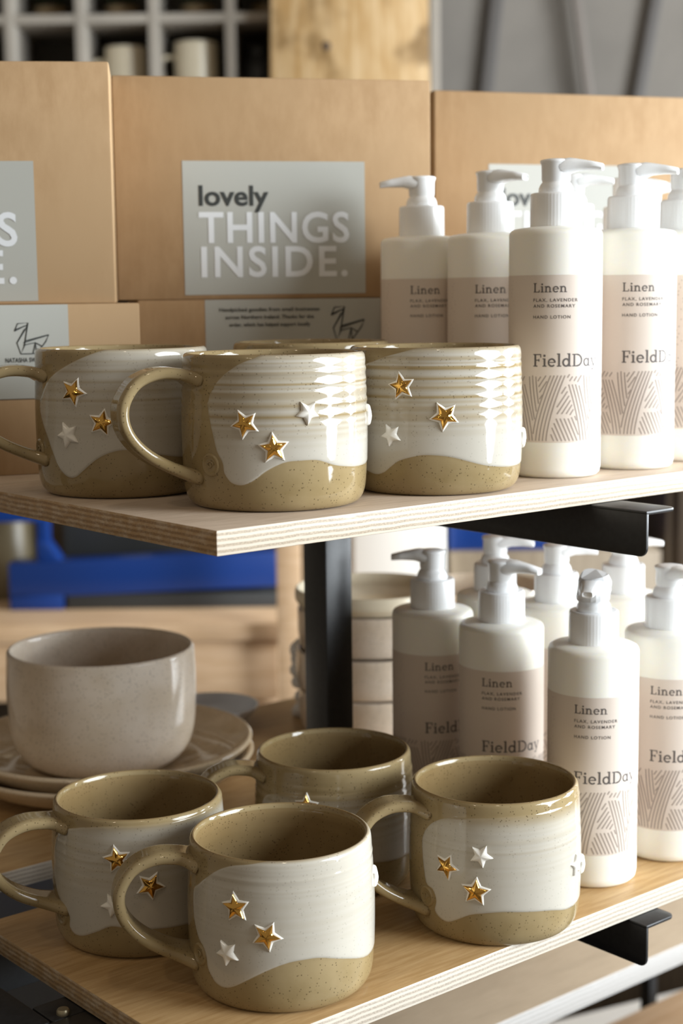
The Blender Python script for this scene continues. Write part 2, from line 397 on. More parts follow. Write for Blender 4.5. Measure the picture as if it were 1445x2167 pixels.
SEG = 300
def mug(name, loc, az, h, poly, stars, stamp, hphi, label, R=0.0475, lip=0.0006, ridges=(0.042, 0.072, 0.00022), fade=None, streak=0.25, group=None, handle=True, hs=1.0, hz=0.0):
    root = tag(empty(name, loc, R_(az)), label, 'mug', group)
    out, rim, inn = mug_profile(R, h, lip)
    o = spline(out, 14); r = spline([o[-1]] + rim, 4)[1:]; n = spline([r[-1]] + inn, 8)[1:]
    prof = [(0, 0.0006)] + o + r + n + [(0, 0.0053)]
    kinds = [0] + [1] * len(o) + [2] * len(r) + [3] * len(n) + [3]
    prof2 = []; rnd = random.Random(hash(label) % 1000 if False else int(h * 1e5) + int(hphi))
    ph0 = rnd.random() * 6
    for (rr, z), k in zip(prof, kinds):
        if k in (1, 3) and ridges:
            a, b, amp = ridges
            wgt = max(0, min(1, (z - a) / .008)) * max(0, min(1, (b - z) / .004))
            rr += wgt * amp * (math.sin(2 * math.pi * z / .0052 + ph0) + .45 * math.sin(2 * math.pi * z / .0031 + 1.3 * ph0)) * (1 if k == 1 else .8)
        prof2.append((rr, z))
    v, f = lathe(prof2, SEG)
    kk = []
    for (rr, z), k in zip(prof2, kinds): kk += [k] * (1 if rr < 1e-7 else SEG)
    V = np.array(v); kk = np.array(kk)
    phi = np.arctan2(V[:, 1], V[:, 0])
    pol = [(R_(p) * R * 1000, z) for p, z in poly]
    sm = np.array(spline(pol + [pol[0]], 4))[:-1]
    sd = poly_sd(phi * R * 1000, V[:, 2] * 1000, sm)
    sd = np.where((kk == 1) | ((kk == 2) & (np.hypot(V[:, 0], V[:, 1]) > R - lip - .0022)), sd, -8.0)
    # the glaze stands slightly proud of the clay
    lift = np.clip(sd / 1.0, 0, 1); lift = lift * lift * (3 - 2 * lift) * 0.00028
    rad = np.hypot(V[:, 0], V[:, 1]); ok = (rad > 1e-6)
    V[ok, 0] *= (rad[ok] + lift[ok]) / rad[ok]; V[ok, 1] *= (rad[ok] + lift[ok]) / rad[ok]
    me = pmesh('cup', V.tolist(), f)
    z = V[:, 2] * 1000
    ref = np.interp(z, [p[1] * 1000 for p in o], [p[0] * 1000 for p in o])
    rid = np.clip((rad * 1000 - ref) / (ridges[2] * 1000 if ridges else 1), -1, 1)
    band = np.sin(z * 1.9 + 2 * np.sin(z * .6 + ph0) + .4 * np.sin(phi * 2)) * .5 + .5
    thick = 0.84 - streak * np.clip(rid, 0, 1) * (z > 40) - .9 * streak * band * np.clip((z - 30) / 12, 0, 1)
    if fade: 
        q = np.clip((fade[1] - z) / (fade[1] - fade[0]), 0, 1); thick = thick * (q * q * (3 - 2 * q))
    else:
        thick = thick * np.clip((h * 1000 + .3 - z) / 1.6, 0.3, 1)
    iron = np.clip((z - (h * 1000 - .7)) / .6, 0, 1) * .6
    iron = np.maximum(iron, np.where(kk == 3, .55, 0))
    for nm, arr in (('glaze', sd), ('thick', thick), ('iron', iron)):
        a = me.attributes.new(nm, 'FLOAT', 'POINT'); a.data.foreach_set('value', arr.astype(np.float32))
    link('cup', me, root, [M['mug']], True, None)
    Rz = lambda zz: float(np.interp(zz, [p[1] for p in o], [p[0] for p in o]))
    if handle:
        cl = [(.0445, .0655), (.0520, .0683), (.0640, .0690), (.0750, .0645), (.0815, .0550), (.0825, .0455), (.0790, .0360), (.0710, .0272), (.0595, .0200), (.0450, .0135)]
        cl = [(a + (R - .0475), .0425 + (b * h / .0765 - .0425) * hs + hz) for a, b in cl]
        pts = spline(cl, 7); n = len(pts); hv = []; hf = []; ns = 20
        for i, (rr, zz) in enumerate(pts):
            a = pts[max(i - 1, 0)]; c = pts[min(i + 1, n - 1)]; tx, tz = c[0] - a[0], c[1] - a[1]; L = math.hypot(tx, tz); nx, nz = tz / L, -tx / L
            u = i / (n - 1); fl = 1 + .55 * max(0, 1 - u / .14) ** 2 + .45 * max(0, (u - .88) / .12) ** 2
            hw = .0104 * (1 - .16 * math.sin(math.pi * u)) * fl; ht = .0033 * (1 + .25 * (fl - 1) * 2)
            for k in range(ns):
                q = 2 * math.pi * k / ns; cx, sx = math.cos(q), math.sin(q)
                e = .62
                w_ = hw * math.copysign(abs(cx) ** e, cx); t_ = ht * math.copysign(abs(sx) ** e, sx)
                t_ *= 1 - .22 * math.exp(-(w_ / (.35 * hw)) ** 2)      # shallow finger groove
                hv.append((rr - nx * t_ * -1, w_, zz + nz * t_))
        for i in range(n - 1):
            for k in range(ns): hf.append((i * ns + k, i * ns + (k + 1) % ns, (i + 1) * ns + (k + 1) % ns, (i + 1) * ns + k))
        hf += [tuple(range(ns)), tuple(range((n - 1) * ns, n * ns))[::-1]]
        me = pmesh('handle', hv, hf); bm = bmesh.new(); bm.from_mesh(me); bmesh.ops.recalc_face_normals(bm, faces=bm.faces[:]); bm.to_mesh(me); bm.free()
        ho = link('handle', me, root, [M['mug']], True, None); ho.rotation_euler = (0, 0, R_(hphi))
    for kind, p, z_, rs, rot in stars: star(root, kind, p, z_ / 1000, rs / 1000, rot, R, Rz)
    if stamp:
        m = MB(); sp, sz = stamp
        def W(x, y, hh):
            r_ = Rz(sz / 1000 + y) + hh; a = R_(sp) + x / R; return (r_ * math.cos(a), r_ * math.sin(a), sz / 1000 + y)
        sv, sf = lathe([(0, -.0004), (0, .0004), (.0030, .0003), (.0040, .0005), (.0047, .0010), (.0054, .0009), (.0059, 0), (.0061, -.0006)], 40)
        m.add([W(p[0], p[1], p[2]) for p in sv], sf)
        sw = [(.0022 * math.cos(a) * (1 - .10 * a), .0022 * math.sin(a) * (1 - .10 * a), .0005) for a in [k * .35 for k in range(22)]]
        tv, tf = tube(sw, .00045, 6); m.add([W(p[0], p[1], p[2]) for p in tv], tf)
        m.build('maker_stamp', M['mug'], root, 0, True, None)
    return root

def star(root, kind, phi, z0, rs, rot, R, Rz):
    def ring(r, ri, h, n=4):
        P = []
        tips = [(r if k % 2 == 0 else ri, R_(rot + 36 * k)) for k in range(10)]
        for k in range(10):
            (a, t), (b, u) = tips[k], tips[(k + 1) % 10]; A_ = np.array([a * math.cos(t), a * math.sin(t)]); B_ = np.array([b * math.cos(u), b * math.sin(u)])
            for q in range(n): P.append((*(A_ + (B_ - A_) * q / n), h))
        return P
    def W(p):
        a = R_(phi) + p[0] / R; zz = z0 + p[1]; r_ = Rz(zz) + p[2]; return (r_ * math.cos(a), r_ * math.sin(a), zz)
    def solid(levels, apex):
        v = []; f = []; n = 40
        for (r, ri, h) in levels: v += ring(r, ri, h)
        for L in range(len(levels) - 1):
            for k in range(n): f.append((L * n + k, L * n + (k + 1) % n, (L + 1) * n + (k + 1) % n, (L + 1) * n + k))
        v.append((0, 0, apex)); b = (len(levels) - 1) * n
        for k in range(n): f.append((b + k, b + (k + 1) % n, len(v) - 1))
        return v, f
    g = kind == 'g'
    m = MB()
    if g:
        v, f = solid([(rs * 1.16, rs * .62, -.0008), (rs * 1.13, rs * .60, .0004), (rs * 1.04, rs * .53, .0009), (rs * .90, rs * .41, .0010)], .0010)
        m.add([W(p) for p in v], f, 1)
        v, f = solid([(rs * .96, rs * .43, .0007), (rs * .93, rs * .41, .00135), (rs * .82, rs * .34, .00175), (rs * .42, rs * .18, .0025)], .0028)
        m.add([W(p) for p in v], f, 0)
        ob = m.build('gold_star', [M['gold'], M['white_clay']], root, 0, True, 65); ob['label'] = 'raised gold lustre star on white clay'
    else:
        v, f = solid([(rs * 1.02, rs * .54, -.0008), (rs, rs * .53, .0006), (rs * .94, rs * .48, .0013), (rs * .80, rs * .38, .0018), (rs * .40, rs * .20, .0023)], .0026)
        m.add([W(p) for p in v], f, 0)
        ob = m.build('white_star', [M['white_clay']], root, 0, True, 65); ob['label'] = 'raised white glazed star'

G_M1 = [(-2, 80), (-11.3, 76.4), (-19.7, 73.9), (-26.8, 70.6), (-33.6, 66.5), (-38.9, 61.7), (-43.1, 55.5), (-43.2, 50.7), (-41.2, 43.9), (-39.3, 37.9), (-36.9, 30.5), (-33.0, 25.1), (-32.2, 20.4), (-29.8, 17.1), (-26.6, 14.8), (-21.3, 13.9), (-16.1, 15.0), (-11.0, 17.4), (-6.1, 20.5), (0.5, 23.5), (7.0, 25.4), (15.3, 25.8), (24.0, 25.8), (29.5, 24.8), (37.5, 22.6), (46.7, 21.3), (62.0, 20.3), (90, 21), (120, 24), (135, 50), (125, 80), (60, 80)]
G_M2 = [(-8, 80.0), (-19.9, 77), (-30.1, 73.8), (-40.1, 70.1), (-49.0, 66.4), (-56.2, 62.3), (-60.7, 57.7), (-66.2, 52.5), (-67.8, 47.9), (-65.6, 42.9), (-61.3, 36.9), (-56.3, 30.9), (-53.1, 25.4), (-49.1, 19.4), (-44.4, 14.6), (-39.1, 11.7), (-33.2, 11.9), (-27.6, 15.2), (-21.6, 19.2), (-15.9, 22.5), (-9.1, 25.0), (-1.8, 26.3), (6.1, 26.1), (14.1, 24.7), (36.5, 21.3), (60, 21), (100, 24), (130, 50), (110, 81), (50, 81)]
G_M3 = [(-20.8, 76.4), (-35.0, 73.5), (-42.8, 71.3), (-51.9, 69.0), (-62, 60), (-64, 45), (-60, 28), (-55, 15), (-49.4, 12.2), (-41.3, 11.0), (-34.8, 12.4), (-29.7, 15.4), (-24.0, 18.7), (-16.8, 20.7), (-7.5, 22.2), (4.0, 21.8), (12.4, 20.6), (21.0, 18.6), (30.3, 16.5), (40.8, 14.9), (62.3, 13.6), (95, 15), (125, 25), (135, 50), (120, 80), (50, 81), (-3.9, 79)]
G_L1 = [(-20.8, 77.2), (-30.1, 75.8), (-39.3, 72.7), (-48.8, 67.6), (-59.3, 60.9), (-66.5, 56.5), (-67.0, 49.7), (-65.2, 40.4), (-60.1, 32.8), (-55, 29.8), (-52.2, 25.7), (-51.0, 19.6), (-48.2, 16.3), (-44.1, 13.2), (-37.8, 12.2), (-30.8, 13.9), (-22.4, 18.0), (-14.4, 22.0), (-5.0, 26.0), (4.2, 28.6), (13.6, 29.4), (23.4, 28.9), (40.3, 24.8), (65.8, 19.0), (95, 19.8), (125, 27.8), (135, 52.8), (120, 81.8), (48.2, 81.8), (0, 79.8)]
G_L2 = [(-40.1, 72.3), (-56.9, 68.2), (-68.1, 62.1), (-74, 51.8), (-74, 41.8), (-70, 31.8), (-64.6, 27.2), (-58.4, 23.7), (-53.2, 20.7), (-53.7, 14.7), (-49.1, 11.5), (-42.1, 11.7), (-34.5, 14.2), (-27.7, 16.8), (-19.2, 20.0), (-8.5, 19.1), (1.0, 18.3), (40, 16.8), (90, 18.8), (125, 26.8), (130, 51.8), (110, 74.8), (30, 75.3), (-16, 74.9)]
G_L3 = [(-20, 72.4), (-31.7, 71.1), (-41.3, 67.8), (-48.8, 63.4), (-54.1, 58.1), (-56.1, 53.1), (-55.2, 46.1), (-53.4, 37.6), (-50.8, 30.2), (-44.4, 28.2), (-41.5, 22.7), (-43.0, 16.9), (-38.8, 13.4), (-32.4, 12.3), (-25.3, 14.8), (-16.5, 18.7), (-8.2, 20.4), (4.9, 21.7), (20.5, 20.9), (38.2, 19.2), (59.4, 15.7), (90, 16.6), (125, 27.6), (135, 50.6), (115, 73.6), (31.4, 74.6), (9.8, 74.4), (-8, 73.3)]
G_L4 = [(-30, 64.5), (-45, 62.5), (-58, 58.5), (-64, 50.5), (-62, 32.5), (-52, 18.5), (-40, 14.5), (-20, 20.5), (10, 24.5), (50, 20.5), (100, 20.5), (130, 42.5), (110, 68.5), (40, 67.5), (0, 65.5)]

MUGS = 'gold and white star mugs'
mug('star_mug', (0.0817, 0.0617, ZU), -127.5, 0.0776, G_M1,
    [('g', -17.5, 44.3, 6.9, -27), ('g', -0.7, 32.5, 7.2, 23), ('w', 19.7, 49.5, 6.4, -20), ('w', 84, 44.5, 6.0, 10)], (-42, 23.5), -67,
    'mug nearest the corner of the upper shelf, olive clay with pale glaze and looped handle', ridges=(0.040, 0.075, 0.00020), streak=0.46, hs=.93, hz=.0003, group=MUGS)
mug('star_mug', (0.0540, 0.1630, ZU), -122.0, 0.0792, G_M2,
    [('g', -32.4, 57.2, 7.4, -6), ('g', -13.2, 41.2, 7.1, 5), ('w', -37.2, 34.5, 7.4, -31)], (-71, 25), -76,
    'upper left mug in front of the origami bird box, handle running out of the picture', ridges=(0.045, 0.076, 0.00006), streak=0.25, hs=.84, hz=.0010, group=MUGS)
mug('star_mug', (0.1837, 0.0495, ZU), -133.3, 0.0782, G_M3,
    [('g', -21.4, 58.4, 7.1, 29), ('g', 6.0, 42.8, 7.4, -25), ('w', -28.6, 32.8, 6.3, -27), ('w', 84, 27.5, 6.0, 0)], None, -95,
    'upper shelf mug beside the lotion bottles, no handle in sight, strongly ridged', ridges=(0.036, 0.076, 0.00018), streak=0.52, group=MUGS)
mug('star_mug', (0.1830, 0.1560, ZU), -129.0, 0.0790, G_L4, [], None, -150,
    'mug at the back of the upper shelf of which only the rim shows', group=MUGS)
mug('star_mug', (0.0575, 0.0316, ZL), -127.4, 0.0788, G_L1,
    [('g', -27.7, 55.4, 7.2, 27), ('g', -8.7, 42.4, 7.2, -8), ('w', -33.7, 31.5, 6.9, -23), ('w', 86, 54.0, 6.0, 0)], (-59, 24.5), -80,
    'foremost mug of the lower shelf, lightest glaze, standing at the bottom of the picture', lip=0.0012, ridges=(0.062, 0.072, 0.00020), streak=0.12, hs=.95, hz=.0015, group=MUGS)
mug('star_mug', (0.0380, 0.1346, ZL), -122.1, 0.0776, G_L2,
    [('g', -14.3, 57.2, 7.2, 30), ('g', 6.4, 42.3, 7.4, -10), ('w', -17.5, 32.1, 7.0, 42)], (-63, 19.1), -72,
    'lower left mug in front of the plates, partly hidden by a handle', lip=0.0012, ridges=(0.03, 0.068, 0.00005), fade=(69, 76), streak=0.15, hs=.86, hz=.0050, group=MUGS)
mug('star_mug', (0.1962, 0.0153, ZL), -135.5, 0.0806, G_L3,
    [('g', -32.4, 44.0, 7.1, -5), ('w', -8.6, 52.7, 6.5, -8), ('g', -12.1, 32.7, 7.6, 13), ('w', 66, 38.6, 6.2, 20), ('w', 84, 33.6, 6.0, 0)], (-50.5, 23.1), -66,
    'lower right mug close to the shelf edge, in front of the lotion bottles', lip=0.0010, ridges=(0.044, 0.066, 0.00009), fade=(64, 76), streak=0.12, group=MUGS)
mug('star_mug', (0.1701, 0.1245, ZL), -129.5, 0.0795, G_L4, [('g', -19.5, 58.5, 7.0, 18)], None, -78,
    'rear mug of the lower shelf, just in front of the black post', lip=0.0012, ridges=(0.04, 0.072, 0.00012), fade=(56, 66), streak=0.4, group=MUGS)

# ------------------------------------------------------------------ lettering
def text_mesh(s, size, spacing=1.0, bold=0.0, align='LEFT', res=4):
    """flat outline text as (verts, faces) in the xy plane"""
    cu = bpy.data.curves.new('t', 'FONT'); cu.body = s; cu.size = size; cu.space_character = spacing; cu.offset = bold; cu.resolution_u = res; cu.align_x = align
    ob = bpy.data.objects.new('t', cu); COL.objects.link(ob)
    me = bpy.data.meshes.new_from_object(ob.evaluated_get(bpy.context.evaluated_depsgraph_get()))
    v = [tuple(p.co) for p in me.vertices]; f = [tuple(p.vertices) for p in me.polygons]
    bpy.data.objects.remove(ob); bpy.data.curves.remove(cu); bpy.data.meshes.remove(me)
    return v, f
def fit_text(s, x, y, w, h, **k):
    """text scaled so that its outline fills x..x+w and its capitals (or the whole word) are h high above y"""
    v, f = text_mesh(s, 1.0, **k); xs = [p[0] for p in v]
    cap = text_mesh('H', 1.0)[0]; ch = max(p[1] for p in cap)
    return [(x + (p[0] - min(xs)) / (max(xs) - min(xs)) * w, y + p[1] / ch * h, 0) for p in v], f

def arc(cx, cy, rx, ry, a0, a1, n=14): return [(cx + rx * math.cos(R_(a0 + (a1 - a0) * k / n)), cy + ry * math.sin(R_(a0 + (a1 - a0) * k / n))) for k in range(n + 1)]
SL = .085
GLYPH = {
    'L': (.80, [([(.19, 0), (.19, 1)], .16), ([(.02, .96), (.38, .96)], SL), ([(.02, .04), (.70, .04)], SL), ([(.67, .0), (.67, .27)], SL)]),
    'i': (.42, [([(.20, 0), (.20, .66)], .15), ([(.04, .62), (.22, .62)], SL), ([(.03, .04), (.37, .04)], SL), (arc(.19, .87, .05, .05, 0, 360, 10), .1)]),
    'n': (.88, [([(.20, 0), (.20, .66)], .15), ([(.04, .62), (.22, .62)], SL), ([(.03, .04), (.37, .04)], SL), ([(.20, .44)] + arc(.42, .42, .2, .20, 150, 0, 10) + [(.62, .2), (.62, 0)], .13), ([(.47, .04), (.80, .04)], SL)]),
    'e': (.74, [(arc(.36, .325, .26, .285, 4, 318, 26), .125), ([(.10, .34), (.66, .34)], .08)]),
    'F': (.76, [([(.19, 0), (.19, 1)], .16), ([(.02, .96), (.68, .96)], SL), ([(.65, .72), (.65, 1.0)], SL), ([(.19, .51), (.52, .51)], SL), ([(.50, .40), (.50, .62)], SL), ([(.02, .04), (.38, .04)], SL)]),
    'l': (.42, [([(.20, 0), (.20, 1.05)], .15), ([(.04, 1.01), (.22, 1.01)], SL), ([(.03, .04), (.37, .04)], SL)]),
    'd': (.84, [(arc(.34, .325, .24, .285, 0, 360, 28), .13), ([(.60, 0), (.60, 1.05)], .15), ([(.44, 1.01), (.62, 1.01)], SL), ([(.60, .04), (.76, .04)], SL)]),
    'D': (.98, [([(.19, 0), (.19, 1)], .13), ([(.02, .96), (.42, .96)], SL), ([(.02, .04), (.42, .04)], SL), (arc(.40, .5, .44, .455, 90, -90, 22), .12)]),
    'a': (.80, [(arc(.33, .325, .23, .285, 0, 360, 28), .11), ([(.58, 0), (.58, .66)], .12), ([(.58, .04), (.74, .04)], SL)]),
    'y': (.76, [([(.12, .64), (.38, .03)], .11), ([(.66, .64), (.30, -.26)], .08), ([(.30, -.25), (.12, -.27)], .1), ([(.0, .63), (.27, .63)], .07), ([(.52, .63), (.78, .63)], .07)]),
}
def stroke(pts, w):
    v = []; f = []; n = len(pts)
    for i, p in enumerate(pts):
        a = pts[max(i - 1, 0)]; b = pts[min(i + 1, n - 1)]
        if pts[0] == pts[-1] or math.hypot(pts[0][0] - pts[-1][0], pts[0][1] - pts[-1][1]) < 1e-6:
            if i == 0: a = pts[-2]
            if i == n - 1: b = pts[1]
        dx, dy = b[0] - a[0], b[1] - a[1]; L = math.hypot(dx, dy) or 1; nx, ny = -dy / L * w / 2, dx / L * w / 2
        v += [(p[0] + nx, p[1] + ny, 0), (p[0] - nx, p[1] - ny, 0)]
    for i in range(n - 1): f.append((2 * i + 1, 2 * i + 3, 2 * i + 2, 2 * i))
    return v, f
def slab(s, x, y, w, h):
    mb = MB(); ax = 0
    for ch in s:
        adv, st = GLYPH[ch]
        for pts, wd in st:
            v, f = stroke(pts, wd); mb.add([(p[0] + ax, p[1], 0) for p in v], f)
        ax += adv
    k = w / (ax - .06)
    mb.v = [(x + p[0] * k, y + p[1] * h, 0) for p in mb.v]; return mb.v, mb.f

# ------------------------------------------------------------------ lotion bottles
BR = 0.0268
def wrap(v, R): return [(R * math.cos(p[0] / R), R * math.sin(p[0] / R), p[1]) for p in v]
def flatwrap(items, R, name, mat, parent):
    m = MB()
    for v, f in items: m.add(wrap(v, R), f)
    me = pmesh(name, m.v, m.f)
    return link(name, me, parent, [mat], False)
def pattern():
    """bands of parallel strokes that cross under each other, printed round the foot of the label (millimetres)"""
    P, H, sp, lw = 33.0, 38.6, 2.05, .00070
    def r1(u, t): return abs(u - (4.5 + 11 * (t / H) ** 1.5)) < 5.2
    def r2(u, t): return abs(u - (32.0 - 9.5 * (t / H) ** 1.4)) < 4.3 and t < 34
    def r5(u, t): return abs(u - (-1.0 + 6.5 * (1 - t / H) ** 1.6)) < 3.2 or abs(u - P - (-1.0 + 6.5 * (1 - t / H) ** 1.6)) < 3.2
    def fam(u, t):
        if r1(u, t): return 1
        if r2(u, t): return 2
        if r5(u, t): return 5
        return 3 if t > 15 else 4
    curves = {1: lambda c, t: c + 11 * (t / H) ** 1.5, 2: lambda c, t: c - 9.5 * (t / H) ** 1.4, 3: lambda c, t: c + t / 1.5, 4: lambda c, t: c - t / 2.3, 5: lambda c, t: c + 6.5 * (1 - t / H) ** 1.6}
    out = []; n = 60
    for k, fn in curves.items():
        step = sp * {3: 1.28, 4: 1.12}.get(k, 1.0)
        for j in range(int(140 / step)):
            c = -70 + j * step; pts = []
            for q in range(n + 1):
                t = H * q / n; x = fn(c, t); u = x % P
                if -60 <= x <= 96 and fam(u, t) == k: pts.append((x / 1000, .0213 + t / 1000))
                else:
                    if len(pts) > 3: out.append(stroke(pts[1:-1:2] if len(pts) > 7 else pts, lw))
                    pts = []
            if len(pts) > 3: out.append(stroke(pts[1:-1:2] if len(pts) > 7 else pts, lw))
    return out
def make_bottle(label):
    root = tag(empty('lotion_bottle', (0, 0, 0)), label, 'bottle', 'pump bottles of linen hand lotion')
    prof = [(0, .0008), (BR - .007, .0006), (BR - .0045, 0), (BR - .0022, .0007), (BR - .0006, .0024), (BR, .0055), (BR, .1385), (BR - .0003, .1400), (BR - .0010, .1412), (BR - .0026, .1421), (BR - .0065, .1428), (.0150, .1435), (.0135, .1436), (0, .1436)]
    body = MB().lathe(prof, 96).build('body', M['plastic'], root, 0, True, None)
    lv = []; lf = []; n = 160
    for k in range(n + 1):
        a = R_(-165 + 352 * k / n); lv += [((BR + .00012) * math.cos(a), (BR + .00012) * math.sin(a), z) for z in (.0210, .1158)]
    for k in range(n): lf.append((2 * k, 2 * k + 2, 2 * k + 3, 2 * k + 1))
    lab = link('label', pmesh('label', lv, lf), root, [M['label']], True, None)
    it = [slab('Linen', 0, .1061, .0195, .0052), fit_text('FLAX, LAVENDER', 0, .1009, .0258, .00175, spacing=1.25, bold=.012), fit_text('AND ROSEMARY', 0, .0976, .0243, .00175, spacing=1.25, bold=.012),
          fit_text('HAND LOTION', 0, .0914, .0215, .00175, spacing=1.25, bold=.014), slab('FieldDay', 0, .0643, .0405, .0071)]
    flatwrap(it, BR + .00022, 'lettering', M['ink'], lab)
    rows = []
    rn = random.Random(3)
    for k in range(26):        # the small print beside the seam: too fine to read, ragged ends
        z = .1125 - k * .0022 - (.004 if k > 8 else 0) - (.004 if k > 16 else 0)
        rows.append(stroke([(-.0300, z), (-.0155 - rn.random() * .005, z)], .0008))
    flatwrap(rows, BR + .00022, 'small_print', M['ink_soft'], lab)
    flatwrap(pattern(), BR + .00020, 'line_pattern', M['ink_soft'], lab)
    # ribbed collar
    cv = []; cf = []; n = 144
    zs = [(.1434, .0146), (.1440, .0147), (.1612, .0145), (.1622, .0142), (.1626, .0134), (.1622, .0128)]
    for z, r in zs:
        for k in range(n):
            rr = r + (.00009 * math.sin(2 * math.pi * k * 48 / n) if .1438 < z < .1615 else 0); a = 2 * math.pi * k / n; cv.append((rr * math.cos(a), rr * math.sin(a), z))
    for L in range(len(zs) - 1):
        for k in range(n): cf.append((L * n + k, L * n + (k + 1) % n, (L + 1) * n + (k + 1) % n, (L + 1) * n + k))
    cf.append(tuple(range((len(zs) - 1) * n, len(zs) * n)))
    link('collar', pmesh('collar', cv, cf), root, [M['pump']], True, 60)
    m = MB()
    m.lathe([(.0100, .1618), (.0101, .1632), (.0098, .1655), (.0088, .1676), (.0080, .1684), (.0079, .1692), (.0083, .1700), (.0084, .1782), (.0090, .1796), (.0092, .1806), (.0088, .1812), (.0060, .1818), (0, .1821)], 48)
    # spout: rounded box sections tapering towards the tip, hollow end
    secs = [(.0030, .0078, .1722, .1816), (.0085, .0070, .1735, .1822), (.0120, .0056, .1745, .1817), (.0200, .0044, .1748, .1802), (.0268, .0036, .1744, .1785), (.0272, .0030, .1749, .1781), (.0262, .0024, .1753, .1777)]
    sv = []; sf = []; q = 16
    for x, w_, za, zb in secs:
        for k in range(q):
            a = 2 * math.pi * k / q; c, s = math.cos(a), math.sin(a); e = .6
            sv.append((x, w_ * math.copysign(abs(c) ** e, c), (za + zb) / 2 + (zb - za) / 2 * math.copysign(abs(s) ** e, s)))
    for L in range(len(secs) - 1):
        for k in range(q): sf.append((L * q + k, L * q + (k + 1) % q, (L + 1) * q + (k + 1) % q, (L + 1) * q + k))
    sf += [tuple(range(q)), tuple(range((len(secs) - 1) * q, len(secs) * q))]
    m.add(sv, sf); m.build('pump_head', M['pump'], root, 0, True, 50)
    return root
def copy_tree(o, parent=None):
    c = o.copy(); COL.objects.link(c); c.parent = parent
    for ch in o.children: copy_tree(ch, c)
    return c
# x, y, board, where its print starts against the line to the viewer, where the spout points, label
BOTTLES = [
    (0.2755, 0.0447, ZU, -27, 78, 'lotion bottle right beside the ridged mug, foremost on the upper shelf'),
    (0.3394, 0.0416, ZU, -10.5, 80, 'second lotion bottle along the front edge of the upper shelf'),
    (0.3987, 0.0493, ZU, 35, 60, 'lotion bottle cut off by the right side of the picture, upper shelf'),
    (0.3043, 0.1261, ZU, -20, 53, 'upper lotion bottle between the foremost one and the leftmost one'),
    (0.2976, 0.1820, ZU, -16, -84, 'leftmost lotion bottle of the upper shelf, its spout pointing left'),
    (0.3704, 0.1178, ZU, 10, 92, 'upper lotion bottle hidden behind the foremost one, spout pointing right'),
    (0.4262, 0.1195, ZU, 20, 85, 'upper lotion bottle half hidden behind the second one of the edge row'),
    (0.4765, 0.1400, ZU, 20, 95, 'rearmost upper lotion bottle, its pump seen between two others'),
    (0.2870, 0.0230, ZL, -23, -8, 'foremost lotion bottle of the lower shelf, wrapped nozzle facing the viewer'),
    (0.3540, 0.0205, ZL, -22, 50, 'lower lotion bottle at the right side of the picture, near the shelf edge'),
    (0.2928, 0.1043, ZL, -26.5, 62, 'lower lotion bottle right above the mug beside the bottles, spout forward right'),
    (0.2906, 0.1657, ZL, -11, -90, 'lower lotion bottle standing next to the black post, spout pointing left'),
    (0.3631, 0.1790, ZL, 0, 80, 'lower lotion bottle at the back whose pump rises behind two others'),
    (0.3655, 0.1239, ZL, 10, 92, 'lower lotion bottle under the bracket, in the middle of the group'),
    (0.4233, 0.1147, ZL, 10, 100, 'lower lotion bottle whose pump is hidden behind the tip of the bracket'),
]
proto = make_bottle(BOTTLES[0][5])
alls = []
for i, (x, y, z, a0, sp, lab) in enumerate(BOTTLES):
    o = proto if i == 0 else copy_tree(proto)
    o['label'] = lab; o.location = (x, y, z)
    az = math.degrees(math.atan2(CAM_LOC.y - y, CAM_LOC.x - x))
    o.rotation_euler = (0, 0, R_(az + a0)); alls.append(o)
    for ch in o.children:
        if ch.name.startswith('pump_head'): ch.rotation_euler = (0, 0, R_(sp - a0))
# clear shrink wrap on the nozzle of the foremost lower bottle
rn = random.Random(5); m = MB(); n = 22; rows = 9; cv = []; cf = []
for j in range(rows):
    t = j / (rows - 1); zc = .1690 + .0150 * t
    for k in range(n):
        a = 2 * math.pi * k / n; rr = (.0098 + .0006 * math.sin(3 * a + 4 * t) + rn.uniform(-.0002, .0002)) * (1 - .18 * max(0, t - .8) / .2)
        cv.append((rr * math.cos(a) * (1.15 if math.cos(a) > 0 else 1) + .0008, rr * math.sin(a), zc - .0016 * t * math.cos(a) + .0006 * math.sin(2 * a)))
for j in range(rows - 1):
    for k in range(n): cf.append((j * n + k, j * n + (k + 1) % n, (j + 1) * n + (k + 1) % n, (j + 1) * n + k))
cf.append(tuple(range((rows - 1) * n, rows * n)))
wr = link('shrink_wrap', pmesh('shrink_wrap', cv, cf), alls[8], [M['wrap']], False); wr['label'] = 'crumpled clear plastic round the nozzle'
wr.rotation_euler = (0, 0, R_(15))

